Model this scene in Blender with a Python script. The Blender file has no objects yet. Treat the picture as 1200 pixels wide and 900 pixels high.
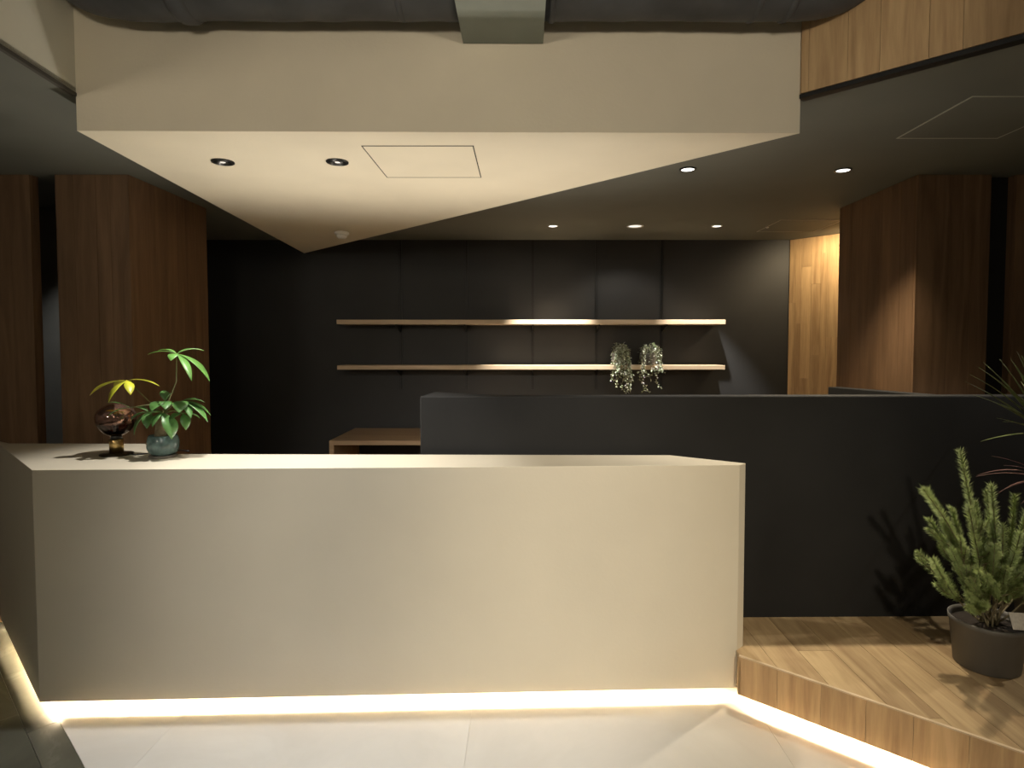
import bpy, math, random
from mathutils import Vector, Matrix
random.seed(7)
PI = math.pi
S = bpy.context.scene
C = S.collection

# ------------------------------------------------------------------ camera
HC = 1.53
cam_d = bpy.data.cameras.new('camera'); cam = bpy.data.objects.new('camera', cam_d); C.objects.link(cam)
cam_d.sensor_fit = 'HORIZONTAL'; cam_d.sensor_width = 36.0; cam_d.lens = 21.0
cam_d.shift_y = -17.0/1200.0; cam_d.shift_x = -13.0/1200.0
cam_d.clip_start = 0.02; cam_d.clip_end = 60
cam.location = (0, 0, HC)
cam.rotation_euler = (PI/2 - math.atan(28/700), 0, 0)
S.camera = cam

# ------------------------------------------------------------------ world and exposure
w = bpy.data.worlds.new('world'); S.world = w; w.use_nodes = True
w.node_tree.nodes['Background'].inputs[0].default_value = (0.75, 0.85, 1.0, 1)
w.node_tree.nodes['Background'].inputs[1].default_value = 0.02
S.view_settings.view_transform = 'Standard'; S.view_settings.look = 'None'
S.view_settings.gamma = 1.0; S.view_settings.use_curve_mapping = False
S.view_settings.exposure = 0.25

# ------------------------------------------------------------------ lights
WARM = (1.0, 0.85, 0.62); SOFT = (1.0, 0.89, 0.72); NEUT = (1.0, 0.92, 0.80); COOL = (0.92, 0.96, 1.0); CLEAR = (1.0, 0.955, 0.89); AMBER = (1.0, 0.78, 0.48)
def spot(name, loc, aim, power, angle, blend=0.6, col=NEUT, size=0.03):
    d = bpy.data.lights.new(name, 'SPOT'); o = bpy.data.objects.new(name, d); C.objects.link(o)
    d.energy = power; d.spot_size = math.radians(angle); d.spot_blend = blend; d.color = col; d.shadow_soft_size = size
    o.location = loc
    o.rotation_euler = (Vector(aim)-Vector(loc)).to_track_quat('-Z', 'Y').to_euler()
    return o
# fill spots added above and behind the camera for floor, counter and bulkhead
FILL_SPOTS = [
    ((-1.3, 0.1, 3.20), (-0.9, 1.2, 0.0), 30, 85, COOL),
    ((0.9, 0.1, 3.20), (0.8, 1.3, 0.0), 4, 85, NEUT),
    ((-0.5, -0.9, 2.70), (-0.4, 2.45, 0.75), 215, 44, CLEAR),
    ((1.1, -0.9, 2.70), (0.75, 2.5, 0.70), 265, 42, WARM),
    ((-0.95, 0.30, 2.38), (-0.85, 2.25, 2.72), 24, 88, SOFT),
    ((0.75, 0.30, 2.38), (0.45, 2.25, 2.72), 28, 84, SOFT),
]
for (l, a, p, an, c) in FILL_SPOTS:
    spot('track_spot_light', l, a, p, an, 0.9, c, 0.08)
# unseen globe lamps added behind the camera as frontal fill
FILL_GLOBES = [((-2.5, -0.9, 2.15), 260, SOFT), ((-0.1, -1.7, 2.15), 50, SOFT), ((2.0, -1.5, 2.15), 45, WARM)]
for (l, p, c) in FILL_GLOBES:
    d = bpy.data.lights.new('pendant_light', 'POINT'); o = bpy.data.objects.new('pendant_light', d); C.objects.link(o)
    d.energy = p; d.color = c; d.shadow_soft_size = 0.17; o.location = l
# unseen uplights added behind counter and half wall to brighten the soffit
FILL_UPLIGHTS = [((-1.15, 3.02, 0.95), (-0.80, 2.15, 2.3), 42, 150), ((0.15, 3.12, 1.02), (-0.05, 2.4, 2.3), 36, 140)]
for (l, a, p, an) in FILL_UPLIGHTS: spot('work_lamp_light', l, a, p, an, 1.0, NEUT, 0.05)
# downlights: (x, y, ceiling z, power, cone, radius, colour, kind)
ZD = HC + 0.915      # dark ceiling
ZS = HC + 0.790      # cream soffit
DOWN = [
    (-1.290, 2.600, ZS, 64, 88, 0.047, CLEAR, 'cream'),
    (-0.798, 2.600, ZS, 60, 74, 0.047, CLEAR, 'cream'),
    (0.854, 3.136, ZD, 60, 84, 0.043, NEUT, 'dark'),
    (1.667, 3.151, ZD, 120, 92, 0.043, WARM, 'dark'),
    (0.228, 4.603, ZD, 230, 62, 0.040, CLEAR, 'back'),
    (0.854, 4.603, ZD, 8, 120, 0.066, NEUT, 'wide'),
    (1.480, 4.603, ZD, 120, 62, 0.040, CLEAR, 'back'),
]
for (x, y, z, p, a, r, c, k) in DOWN:
    spot('downlight_lamp', (x, y, z-0.03), (x, y+(0.55 if k in ('back', 'wide') else 0), 0), p, a, 1.0 if k == 'dark' else 0.5, c, 0.02)
spot('downlight_lamp', (3.15, 2.44, ZD-0.03), (1.75, 2.55, 0.3), 48, 60, 0.6, NEUT, 0.015)      # over the potted plants, out of frame
spot('downlight_lamp', (2.50, 4.60, ZD-0.04), (2.66, 4.95, 1.7), 25, 170, 0.6, AMBER, 0.04)      # behind the right wooden block
spot('downlight_lamp', (-2.75, 3.62, ZD-0.03), (-3.05, 4.0, 0.6), 8, 70, 0.8, CLEAR, 0.02)     # behind the left slit

# ------------------------------------------------------------------ materials
def nodes(m):
    m.use_nodes = True; nt = m.node_tree; return nt, nt.nodes['Principled BSDF']
def simple(name, col, rough=0.6, metal=0.0, spec=None, noise=0.0, nscale=8.0, bump=0.0, bscale=60.0, coord='Object'):
    m = bpy.data.materials.new(name); nt, b = nodes(m)
    b.inputs['Base Color'].default_value = (*col, 1); b.inputs['Roughness'].default_value = rough; b.inputs['Metallic'].default_value = metal
    if spec is not None: b.inputs['Specular IOR Level'].default_value = spec
    tc = nt.nodes.new('ShaderNodeTexCoord')
    if noise > 0:
        n = nt.nodes.new('ShaderNodeTexNoise'); n.inputs['Scale'].default_value = nscale; n.inputs['Detail'].default_value = 5
        nt.links.new(tc.outputs[coord], n.inputs['Vector'])
        r = nt.nodes.new('ShaderNodeValToRGB')
        r.color_ramp.elements[0].position = 0.3; r.color_ramp.elements[1].position = 0.7
        r.color_ramp.elements[0].color = (*[c*(1-noise) for c in col], 1); r.color_ramp.elements[1].color = (*[min(1, c*(1+noise)) for c in col], 1)
        nt.links.new(n.outputs['Fac'], r.inputs[0]); nt.links.new(r.outputs[0], b.inputs['Base Color'])
    if bump > 0:
        n2 = nt.nodes.new('ShaderNodeTexNoise'); n2.inputs['Scale'].default_value = bscale; n2.inputs['Detail'].default_value = 4
        nt.links.new(tc.outputs[coord], n2.inputs['Vector'])
        bp = nt.nodes.new('ShaderNodeBump'); bp.inputs['Strength'].default_value = bump; bp.inputs['Distance'].default_value = 0.004
        nt.links.new(n2.outputs['Fac'], bp.inputs['Height']); nt.links.new(bp.outputs[0], b.inputs['Normal'])
    return m
def emit(name, col, strength):
    m = bpy.data.materials.new(name); nt, b = nodes(m)
    b.inputs['Base Color'].default_value = (*col, 1)
    b.inputs['Emission Color'].default_value = (*col, 1); b.inputs['Emission Strength'].default_value = strength
    return m
def wood(name, dark, light, axis='z', rough=0.5, vary=0.22):
    m = bpy.data.materials.new(name); nt, b = nodes(m); N = nt.nodes; L = nt.links
    tc = N.new('ShaderNodeTexCoord'); oi = N.new('ShaderNodeObjectInfo')
    mul = N.new('ShaderNodeMath'); mul.operation = 'MULTIPLY'; mul.inputs[1].default_value = 37.0; L.new(oi.outputs['Random'], mul.inputs[0])
    add = N.new('ShaderNodeVectorMath'); add.operation = 'ADD'; L.new(tc.outputs['Object'], add.inputs[0]); L.new(mul.outputs[0], add.inputs[1])
    mp = N.new('ShaderNodeMapping'); L.new(add.outputs[0], mp.inputs['Vector'])
    sc = {'z': (14, 14, 1.1), 'y': (14, 1.1, 14), 'x': (1.1, 14, 14)}[axis]; mp.inputs['Scale'].default_value = sc
    n1 = N.new('ShaderNodeTexNoise'); n1.inputs['Scale'].default_value = 1.0; n1.inputs['Detail'].default_value = 8; n1.inputs['Distortion'].default_value = 1.2; L.new(mp.outputs[0], n1.inputs['Vector'])
    n2 = N.new('ShaderNodeTexNoise'); n2.inputs['Scale'].default_value = 9.0; n2.inputs['Detail'].default_value = 3; L.new(mp.outputs[0], n2.inputs['Vector'])
    mx = N.new('ShaderNodeMath'); mx.operation = 'MULTIPLY_ADD'; mx.inputs[1].default_value = 0.22; L.new(n2.outputs['Fac'], mx.inputs[0]); 
    m1 = N.new('ShaderNodeMath'); m1.operation = 'MULTIPLY'; m1.inputs[1].default_value = 0.85; L.new(n1.outputs['Fac'], m1.inputs[0]); L.new(m1.outputs[0], mx.inputs[2])
    r = N.new('ShaderNodeValToRGB'); r.color_ramp.elements[0].position = 0.36; r.color_ramp.elements[1].position = 0.68
    r.color_ramp.elements[0].color = (*dark, 1); r.color_ramp.elements[1].color = (*light, 1); L.new(mx.outputs[0], r.inputs[0])
    hs = N.new('ShaderNodeHueSaturation'); L.new(r.outputs[0], hs.inputs['Color'])
    mr = N.new('ShaderNodeMapRange'); mr.inputs['To Min'].default_value = 1-vary; mr.inputs['To Max'].default_value = 1+vary; L.new(oi.outputs['Random'], mr.inputs['Value'])
    L.new(mr.outputs[0], hs.inputs['Value']); L.new(hs.outputs[0], b.inputs['Base Color'])
    b.inputs['Roughness'].default_value = rough
    bp = N.new('ShaderNodeBump'); bp.inputs['Strength'].default_value = 0.12; bp.inputs['Distance'].default_value = 0.002; L.new(n2.outputs['Fac'], bp.inputs['Height']); L.new(bp.outputs[0], b.inputs['Normal'])
    return m
def stone(name, c0, c1, rough=0.35, scale=1.6, vein=None):
    m = bpy.data.materials.new(name); nt, b = nodes(m); N = nt.nodes; L = nt.links
    tc = N.new('ShaderNodeTexCoord'); oi = N.new('ShaderNodeObjectInfo')
    mul = N.new('ShaderNodeMath'); mul.operation = 'MULTIPLY'; mul.inputs[1].default_value = 19.0; L.new(oi.outputs['Random'], mul.inputs[0])
    add = N.new('ShaderNodeVectorMath'); add.operation = 'ADD'; L.new(tc.outputs['Object'], add.inputs[0]); L.new(mul.outputs[0], add.inputs[1])
    n = N.new('ShaderNodeTexNoise'); n.inputs['Scale'].default_value = scale; n.inputs['Detail'].default_value = 9; n.inputs['Roughness'].default_value = 0.6; n.inputs['Distortion'].default_value = 0.8
    L.new(add.outputs[0], n.inputs['Vector'])
    r = N.new('ShaderNodeValToRGB'); r.color_ramp.elements[0].position = 0.32; r.color_ramp.elements[1].position = 0.7
    r.color_ramp.elements[0].color = (*c0, 1); r.color_ramp.elements[1].color = (*c1, 1)
    if vein:
        e = r.color_ramp.elements.new(0.52); e.color = (*vein, 1)
        e = r.color_ramp.elements.new(0.50); e.color = (*[(a+b_)/2 for a, b_ in zip(c0, c1)], 1)
        e = r.color_ramp.elements.new(0.54); e.color = (*[(a+b_)/2 for a, b_ in zip(c0, c1)], 1)
    L.new(n.outputs['Fac'], r.inputs[0]); L.new(r.outputs[0], b.inputs['Base Color']); b.inputs['Roughness'].default_value = rough
    bp = N.new('ShaderNodeBump'); bp.inputs['Strength'].default_value = 0.15; bp.inputs['Distance'].default_value = 0.003; L.new(n.outputs['Fac'], bp.inputs['Height']); L.new(bp.outputs[0], b.inputs['Normal'])
    return m

M = {}
M['cream'] = simple('cream_plaster', (0.70, 0.63, 0.49), 0.62, noise=0.05, nscale=2.2, bump=0.15, bscale=90)
M['counter'] = simple('counter_plaster', (0.62, 0.565, 0.45), 0.42, noise=0.05, nscale=1.6, bump=0.12, bscale=70)
M['white_wall'] = simple('pale_plaster', (0.64, 0.62, 0.52), 0.7, noise=0.04, nscale=2)
M['dark_ceiling'] = simple('dark_ceiling_paint', (0.125, 0.128, 0.108), 0.75, noise=0.08, nscale=2)
M['black_wall'] = simple('black_wall_paint', (0.026, 0.0265, 0.027), 0.6, noise=0.12, nscale=2.5)
M['half_wall'] = simple('charcoal_mortar', (0.0155, 0.0155, 0.0155), 0.75, spec=0.25, noise=0.15, nscale=3, bump=0.1)
M['black'] = simple('matt_black', (0.008, 0.008, 0.008), 0.5)
M['grey_wall'] = simple('grey_plaster', (0.35, 0.36, 0.34), 0.7, noise=0.06)
M['hall_wall'] = simple('hall_plaster', (0.30, 0.28, 0.24), 0.8, noise=0.05)
M['wall_wood'] = wood('brown_oak_boards', (0.115, 0.064, 0.032), (0.20, 0.115, 0.06), 'z', 0.5, 0.08)
M['oak'] = wood('pale_oak_boards', (0.37, 0.23, 0.112), (0.60, 0.41, 0.215), 'z', 0.5, 0.11)
M['oak_floor'] = wood('oak_floor_planks', (0.30, 0.20, 0.105), (0.47, 0.345, 0.19), 'y', 0.42, 0.14)
M['shelf'] = wood('shelf_oak', (0.50, 0.38, 0.24), (0.66, 0.52, 0.36), 'x', 0.5, 0.05)
M['bench'] = wood('bench_oak', (0.30, 0.20, 0.12), (0.42, 0.30, 0.18), 'x', 0.5, 0.05)
M['floor_tile'] = stone('pale_stone_tile', (0.50, 0.485, 0.455), (0.60, 0.59, 0.56), 0.28, 1.4, (0.56, 0.545, 0.515))
M['dark_tile'] = stone('dark_slate_tile', (0.055, 0.055, 0.042), (0.11, 0.11, 0.085), 0.22, 1.6, (0.10, 0.10, 0.08))
M['grout'] = simple('grout', (0.48, 0.465, 0.43), 0.9)
M['duct'] = simple('grey_duct_wrap', (0.055, 0.057, 0.062), 0.6, noise=0.3, nscale=6, bump=0.5, bscale=14)
M['beam'] = simple('grey_green_beam_paint', (0.20, 0.22, 0.185), 0.6, noise=0.05)
M['hatch_frame'] = simple('aluminium_frame', (0.40, 0.40, 0.34), 0.5, 0.2)
M['hatch_gap'] = simple('hatch_shadow_gap', (0.05, 0.045, 0.035), 0.8)
M['silver'] = simple('silver_reflector', (0.75, 0.75, 0.75), 0.18, 1.0)
M['white_plastic'] = simple('white_plastic', (0.75, 0.74, 0.70), 0.4)
M['led'] = emit('warm_led', (1.0, 0.82, 0.56), 150.0)
M['lens'] = emit('lit_lens', (1.0, 0.96, 0.88), 3.0)
M['lens_dim'] = emit('lit_diffuser', (0.95, 0.95, 0.86), 0.8)
M['lens_soft'] = emit('recessed_lens', (0.95, 0.9, 0.85), 0.35)
M['pendant'] = emit('lit_opal_glass', (1.0, 0.86, 0.64), 3.0)
M['bronze'] = simple('dark_bronze', (0.045, 0.035, 0.022), 0.3, 0.8)
M['brass'] = simple('brushed_brass', (0.72, 0.52, 0.22), 0.3, 1.0)
M['plastic_black'] = simple('black_plastic', (0.01, 0.01, 0.01), 0.3)
M['saucer'] = simple('stoneware_saucer', (0.20, 0.18, 0.15), 0.5, noise=0.2, nscale=40)
M['glaze'] = simple('teal_glaze', (0.11, 0.17, 0.165), 0.25, noise=0.4, nscale=30, bump=0.2, bscale=40)
M['trunk'] = simple('trunk_bark', (0.22, 0.17, 0.10), 0.8, noise=0.35, nscale=40, bump=0.6, bscale=60)
M['soil'] = simple('soil', (0.02, 0.014, 0.01), 0.95, bump=0.8)
M['pot_grey'] = simple('grey_nursery_pot', (0.13, 0.125, 0.115), 0.55, noise=0.06)
M['paper'] = simple('white_tag', (0.72, 0.70, 0.66), 0.6, noise=0.12, nscale=90)
def leafmat(name, col, rough=0.4, var=0.25, trans=0.15):
    m = simple(name, col, rough, noise=var, nscale=25)
    b = m.node_tree.nodes['Principled BSDF']
    b.inputs['Subsurface Weight'].default_value = trans; b.inputs['Subsurface Radius'].default_value = (0.01, 0.02, 0.004); b.inputs['Subsurface Scale'].default_value = 0.05
    return m
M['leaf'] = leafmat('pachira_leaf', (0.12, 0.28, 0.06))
M['leaf_dark'] = leafmat('pachira_leaf_shaded', (0.085, 0.20, 0.055))  # shade on the lower leaves put into the colour
M['leaf_yellow'] = leafmat('pachira_leaf_yellow', (0.50, 0.50, 0.04))
M['leaf_stem'] = simple('green_stem', (0.16, 0.17, 0.07), 0.5)
M['needle'] = leafmat('conifer_needle', (0.34, 0.42, 0.16), 0.6, 0.35, 0.04)
M['twig'] = simple('pale_twig', (0.26, 0.22, 0.13), 0.7, noise=0.2, nscale=50)
M['strap'] = leafmat('strap_leaf', (0.13, 0.155, 0.062), 0.45, 0.4)
M['strap_red'] = leafmat('strap_leaf_red', (0.23, 0.13, 0.12), 0.45, 0.4)
M['grey_leaf'] = leafmat('silvery_leaf', (0.46, 0.50, 0.38), 0.35, 0.4)
def copper_glass():
    m = bpy.data.materials.new('copper_mirrored_glass'); nt, b = nodes(m); N = nt.nodes; L = nt.links
    b.inputs['Base Color'].default_value = (0.46, 0.27, 0.21, 1); b.inputs['Metallic'].default_value = 0.85; b.inputs['Roughness'].default_value = 0.12
    g = N.new('ShaderNodeBsdfTransparent'); g.inputs[0].default_value = (0.42, 0.28, 0.26, 1)
    gl = N.new('ShaderNodeBsdfGlossy'); gl.inputs['Roughness'].default_value = 0.05; gl.inputs['Color'].default_value = (0.8, 0.7, 0.65, 1)
    fr = N.new('ShaderNodeFresnel'); fr.inputs[0].default_value = 1.5
    mg = N.new('ShaderNodeMixShader'); L.new(fr.outputs[0], mg.inputs[0]); L.new(g.outputs[0], mg.inputs[1]); L.new(gl.outputs[0], mg.inputs[2])
    tc = N.new('ShaderNodeTexCoord'); sp = N.new('ShaderNodeSeparateXYZ'); L.new(tc.outputs['Object'], sp.inputs[0])
    mr = N.new('ShaderNodeMapRange'); mr.inputs['From Min'].default_value = 0.145; mr.inputs['From Max'].default_value = 0.175; L.new(sp.outputs[2], mr.inputs['Value'])
    mm = N.new('ShaderNodeMixShader'); L.new(mr.outputs[0], mm.inputs[0]); L.new(mg.outputs[0], mm.inputs[1]); L.new(b.outputs[0], mm.inputs[2])
    L.new(mm.outputs[0], N['Material Output'].inputs[0])
    return m
M['bulb'] = copper_glass()

# ------------------------------------------------------------------ helpers
class MB:
    def __init__(s): s.v = []; s.f = []; s.mi = []
    def add(s, v, f, mi=0):
        o = len(s.v); s.v += [tuple(p) for p in v]; s.f += [tuple(i+o for i in t) for t in f]; s.mi += [mi]*len(f)
    def box(s, x0, x1, y0, y1, z0, z1, mi=0):
        s.prism([(x0, y0), (x1, y0), (x1, y1), (x0, y1)], z0, z1, mi)
    def prism(s, poly, z0, z1, mi=0):
        a = sum(poly[i][0]*poly[(i+1) % len(poly)][1]-poly[(i+1) % len(poly)][0]*poly[i][1] for i in range(len(poly)))
        if a < 0: poly = poly[::-1]
        n = len(poly)
        v = [(x, y, z0) for x, y in poly]+[(x, y, z1) for x, y in poly]
        f = [tuple(range(n-1, -1, -1)), tuple(range(n, 2*n))]+[(i, (i+1) % n, n+(i+1) % n, n+i) for i in range(n)]
        s.add(v, f, mi)
    def tube(s, pts, rad, n=8, mi=0, cap=True):
        pts = [Vector(p) for p in pts]; m = len(pts)
        rads = rad if isinstance(rad, (list, tuple)) else [rad]*m
        v = []; prev = None
        for i, p in enumerate(pts):
            t = (pts[min(i+1, m-1)]-pts[max(i-1, 0)]).normalized()
            if prev is None:
                a = Vector((0, 0, 1)) if abs(t.z) < 0.9 else Vector((1, 0, 0))
                u = t.cross(a).normalized()
            else:
                u = (prev - t*prev.dot(t)).normalized()
            prev = u; wv = t.cross(u)
            for k in range(n):
                an = 2*PI*k/n; v.append(p+(u*math.cos(an)+wv*math.sin(an))*rads[i])
        f = [(i*n+k, i*n+(k+1) % n, (i+1)*n+(k+1) % n, (i+1)*n+k) for i in range(m-1) for k in range(n)]
        if cap: f += [tuple(range(n-1, -1, -1)), tuple((m-1)*n+k for k in range(n))]
        s.add(v, f, mi)
    def lathe(s, prof, n=32, c=(0, 0, 0), mi=0):
        v = []; 
        for (r, z) in prof:
            for k in range(n):
                a = 2*PI*k/n; v.append((c[0]+r*math.cos(a), c[1]+r*math.sin(a), c[2]+z))
        m = len(prof)
        f = [(i*n+k, i*n+(k+1) % n, (i+1)*n+(k+1) % n, (i+1)*n+k) for i in range(m-1) for k in range(n)]
        f += [tuple(range(n-1, -1, -1)), tuple((m-1)*n+k for k in range(n))]
        s.add(v, f, mi)
    def build(s, name, mat, parent=None, smooth=False, kind=None, label=None, cat=None, group=None):
        me = bpy.data.meshes.new(name); me.from_pydata(s.v, [], s.f); me.update()
        for m_ in (mat if isinstance(mat, (list, tuple)) else [mat]): me.materials.append(m_)
        if any(s.mi): me.polygons.foreach_set('material_index', s.mi)
        if smooth: me.polygons.foreach_set('use_smooth', [True]*len(me.polygons))
        o = bpy.data.objects.new(name, me); C.objects.link(o)
        if parent: o.parent = parent
        tag(o, label, cat, group, kind)
        return o
def tag(o, label=None, cat=None, group=None, kind=None):
    if label: o['label'] = label
    if cat: o['category'] = cat
    if group: o['group'] = group
    if kind: o['kind'] = kind
    return o
def thing(name, label, cat, loc=(0, 0, 0), rz=0, group=None):
    o = bpy.data.objects.new(name, None); C.objects.link(o); o.location = loc; o.rotation_euler = (0, 0, rz); o.empty_display_size = 0.05
    return tag(o, label, cat, group)
def bevel(o, wdt=0.004, seg=2):
    m = o.modifiers.new('bevel', 'BEVEL'); m.width = wdt; m.segments = seg; m.limit_method = 'ANGLE'; return o
def structure(name, mb, mat, parent=None): return mb.build(name, mat, parent, kind='structure')
def clip(poly, a, b, keep=1):
    """keep the part of a polygon left of the directed line a->b (keep=-1: right)"""
    def sd(p): return keep*((b[0]-a[0])*(p[1]-a[1])-(b[1]-a[1])*(p[0]-a[0]))
    out = []
    for i in range(len(poly)):
        p, q = poly[i], poly[(i+1) % len(poly)]; sp, sq = sd(p), sd(q)
        if sp >= 0: out.append(p)
        if (sp > 0 and sq < 0) or (sp < 0 and sq > 0):
            t = sp/(sp-sq); out.append((p[0]+(q[0]-p[0])*t, p[1]+(q[1]-p[1])*t))
    return out
def area(poly): return abs(sum(poly[i][0]*poly[(i+1) % len(poly)][1]-poly[(i+1) % len(poly)][0]*poly[i][1] for i in range(len(poly))))/2

def boarded(parent, p0, p1, z0, z1, widths, mat, thick=0.018, side=1, splits=None, gap=0.0006):
    """vertical boards side by side from p0 to p1, standing proud of the line on the given side"""
    p0 = Vector(p0); p1 = Vector(p1); L = (p1-p0).length; d = (p1-p0)/L; nrm = Vector((-d.y, d.x))*side
    s = 0; i = 0
    while s < L-0.005:
        wd = widths[i % len(widths)]; e = min(L, s+wd)
        zs = [z0]+([z for z in (splits[i % len(splits)] if splits else ()) if z0 < z < z1])+[z1]
        for k in range(len(zs)-1):
            pr = thick+random.uniform(-0.0008, 0.0008)
            a = p0+d*(s+gap); b = p0+d*(e-gap); c = b+nrm*pr; dd = a+nrm*pr
            m = MB(); m.prism([tuple(a), tuple(b), tuple(c), tuple(dd)], zs[k]+(gap if k else 0), zs[k+1]-gap)
            m.build('board', mat, parent)
        s = e; i += 1

# ------------------------------------------------------------------ key plan points
CA = (0.926, 2.535); CB = (0.965, 2.572); CC = (0.683, 2.765); CD = (-1.748, 2.797); CE = (-1.965, 3.09); CG = (-2.68, 3.10); CW = (-2.855, 3.205); CF = (-2.015, 2.432)
ZT = HC-0.510; ZB = 0.045; ZP = HC-1.317
ST = Vector((0.918, 2.492)); SDIR = Vector((0.742, -0.640)).normalized()
YB = 5.22          # back wall
WY = 3.23          # wooden block fronts

# ------------------------------------------------------------------ structure: floor
m = MB(); m.box(-6, 6, -4, 7, -0.08, -0.006); floor = structure('floor', m, M['grout'])
L1a, L1b = (-1.951, 2.433), (-1.587, 2.106)          # edge between pale and dark tiles
dl = Vector((L1b[0]-L1a[0], L1b[1]-L1a[1])).normalized(); nl = Vector((-dl.y, dl.x))   # towards the pale side
far = ST+SDIR*6
tw, tl = 1.2, 0.6
for i in range(-3, 4):
    for j in range(-5, 5):
        x0 = 0.985+i*tw; y0 = 2.00+j*tl
        g = 0.0004
        poly = [(x0+g, y0+g), (x0+tw-g, y0+g), (x0+tw-g, y0+tl-g), (x0+g, y0+tl-g)]
        poly = clip(poly, (L1a[0]-3*dl.x, L1a[1]-3*dl.y), L1b, 1)
        if len(poly) > 2: poly = clip(poly, tuple(ST+nl*0), tuple(far), -1)
        if len(poly) > 2: poly = clip(poly, (-9, 2.75), (9, 2.75), -1)
        if len(poly) > 2: poly = clip(poly, (-9, -0.8), (9, -0.8), 1)
        if len(poly) > 2 and area(poly) > 0.002:
            t = MB(); t.prism(poly, -0.006, 0.0); t.build('floor_tile', M['floor_tile'], floor)
# dark slate: a border course and square tiles turned with the edge
off0 = Vector(L1a)-dl*1.6
bw = 0.105
def dark_tile(s0, s1, t0, t1):
    g = 0.001
    poly = [tuple(off0+dl*(s0+g)-nl*(t0+g)), tuple(off0+dl*(s1-g)-nl*(t0+g)), tuple(off0+dl*(s1-g)-nl*(t1-g)), tuple(off0+dl*(s0+g)-nl*(t1-g))]
    t = MB(); t.prism(poly, -0.006, random.uniform(-0.0005, 0.0005)); t.build('floor_tile', M['dark_tile'], floor)
for i in range(9): dark_tile(i*0.6-0.12, (i+1)*0.6-0.12, 0, bw)
for i in range(9):
    for j in range(4): dark_tile(i*0.6-0.30, (i+1)*0.6-0.30, bw+j*0.6, bw+(j+1)*0.6)

# ------------------------------------------------------------------ structure: raised wooden platform on the right
plat = MB()
in_a = ST-Vector((-SDIR.y, SDIR.x))*0  # edge line
nrm_in = Vector((-SDIR.y, SDIR.x))      # towards the platform
back0 = ST+nrm_in*0.14
plat.prism([tuple(back0), tuple(back0+SDIR*4.4), (5.2, 7), (-5.2, 7), (-5.2, 3.30), (0.5, 3.30), (0.97, 2.70)], 0.0, 0.10)
plat.prism([tuple(ST+nrm_in*0.012), tuple(ST+nrm_in*0.012+SDIR*4.4), (5.2, 7), (-5.2, 7), (-5.2, 3.30), (0.5, 3.30), (0.97, 2.62)], 0.10, ZP-0.016)
platform = structure('floor_platform', plat, M['oak_floor'])
pw = 0.148
for i in range(-3, 26):
    x0 = 1.04+i*pw; y = -0.6-((i*0.47) % 1.2)
    while y < 2.95:
        g = 0.0008; poly = [(x0+g, y+g), (x0+pw-g, y+g), (x0+pw-g, y+1.2-g), (x0+g, y+1.2-g)]
        poly = clip(poly, tuple(ST+nrm_in*0.006), tuple(far+nrm_in*0.006), 1)
        if len(poly) > 2: poly = clip(poly, (-9, 2.90), (9, 2.90), -1)
        if len(poly) > 2:
            for pc in (clip(poly, (0.967, 0), (0.967, 9), -1), clip(poly, (0.967, 0), (0.967, 9), 1)):
                if len(pc) > 2 and min(p[0] for p in pc) < 0.9665: pc = clip(clip(pc, CA, CB, -1), (0.922, 0), (0.922, 9), -1)
                if len(pc) > 2 and area(pc) > 0.0004:
                    t = MB(); t.prism(pc, ZP-0.016, ZP); t.build('plank', M['oak_floor'], platform)
        y += 1.2
# riser boards and thin nosing strip
bl = ST; s = 0.0; k = 0
while s < 4.0:
    e = s+(0.16, 0.165, 0.155, 0.15)[k % 4]
    a = ST+SDIR*(s+0.0006); b = ST+SDIR*(e-0.0006)
    t = MB(); t.prism([tuple(a-nrm_in*0.004), tuple(b-nrm_in*0.004), tuple(b+nrm_in*0.012), tuple(a+nrm_in*0.012)], ZB, ZP-0.004); t.build('riser_board', M['oak'], platform)
    s = e; k += 1
t = MB(); t.prism([tuple(ST-nrm_in*0.004), tuple(ST+SDIR*0.012-nrm_in*0.004), (CA[0]+0.016, CA[1]+0.004), (CA[0]+0.001, CA[1]-0.001)], ZB, ZP-0.0165); t.build('riser_return', M['oak'], platform)
t = MB(); a = ST+SDIR*0.002; b = ST+SDIR*4.0
t.prism([tuple(a-nrm_in*0.006), tuple(b-nrm_in*0.006), tuple(b+nrm_in*0.006), tuple(a+nrm_in*0.006)], ZP-0.004, ZP+0.0015); t.build('nosing', M['shelf'], platform)
# light strip under the step
def led_line(pa, pb, inward, parent, inset=0.070, z=0.090):
    pa = Vector(pa); pb = Vector(pb); inward = Vector(inward)
    t = MB(); t.prism([tuple(pa+inward*inset), tuple(pb+inward*inset), tuple(pb+inward*(inset+0.012)), tuple(pa+inward*(inset+0.012))], z, z+0.006)
    return t.build('light_strip', M['led'], parent, label='glowing warm light strip')
led_line(ST+SDIR*0.03, ST+SDIR*4.0, nrm_in, platform)

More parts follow.
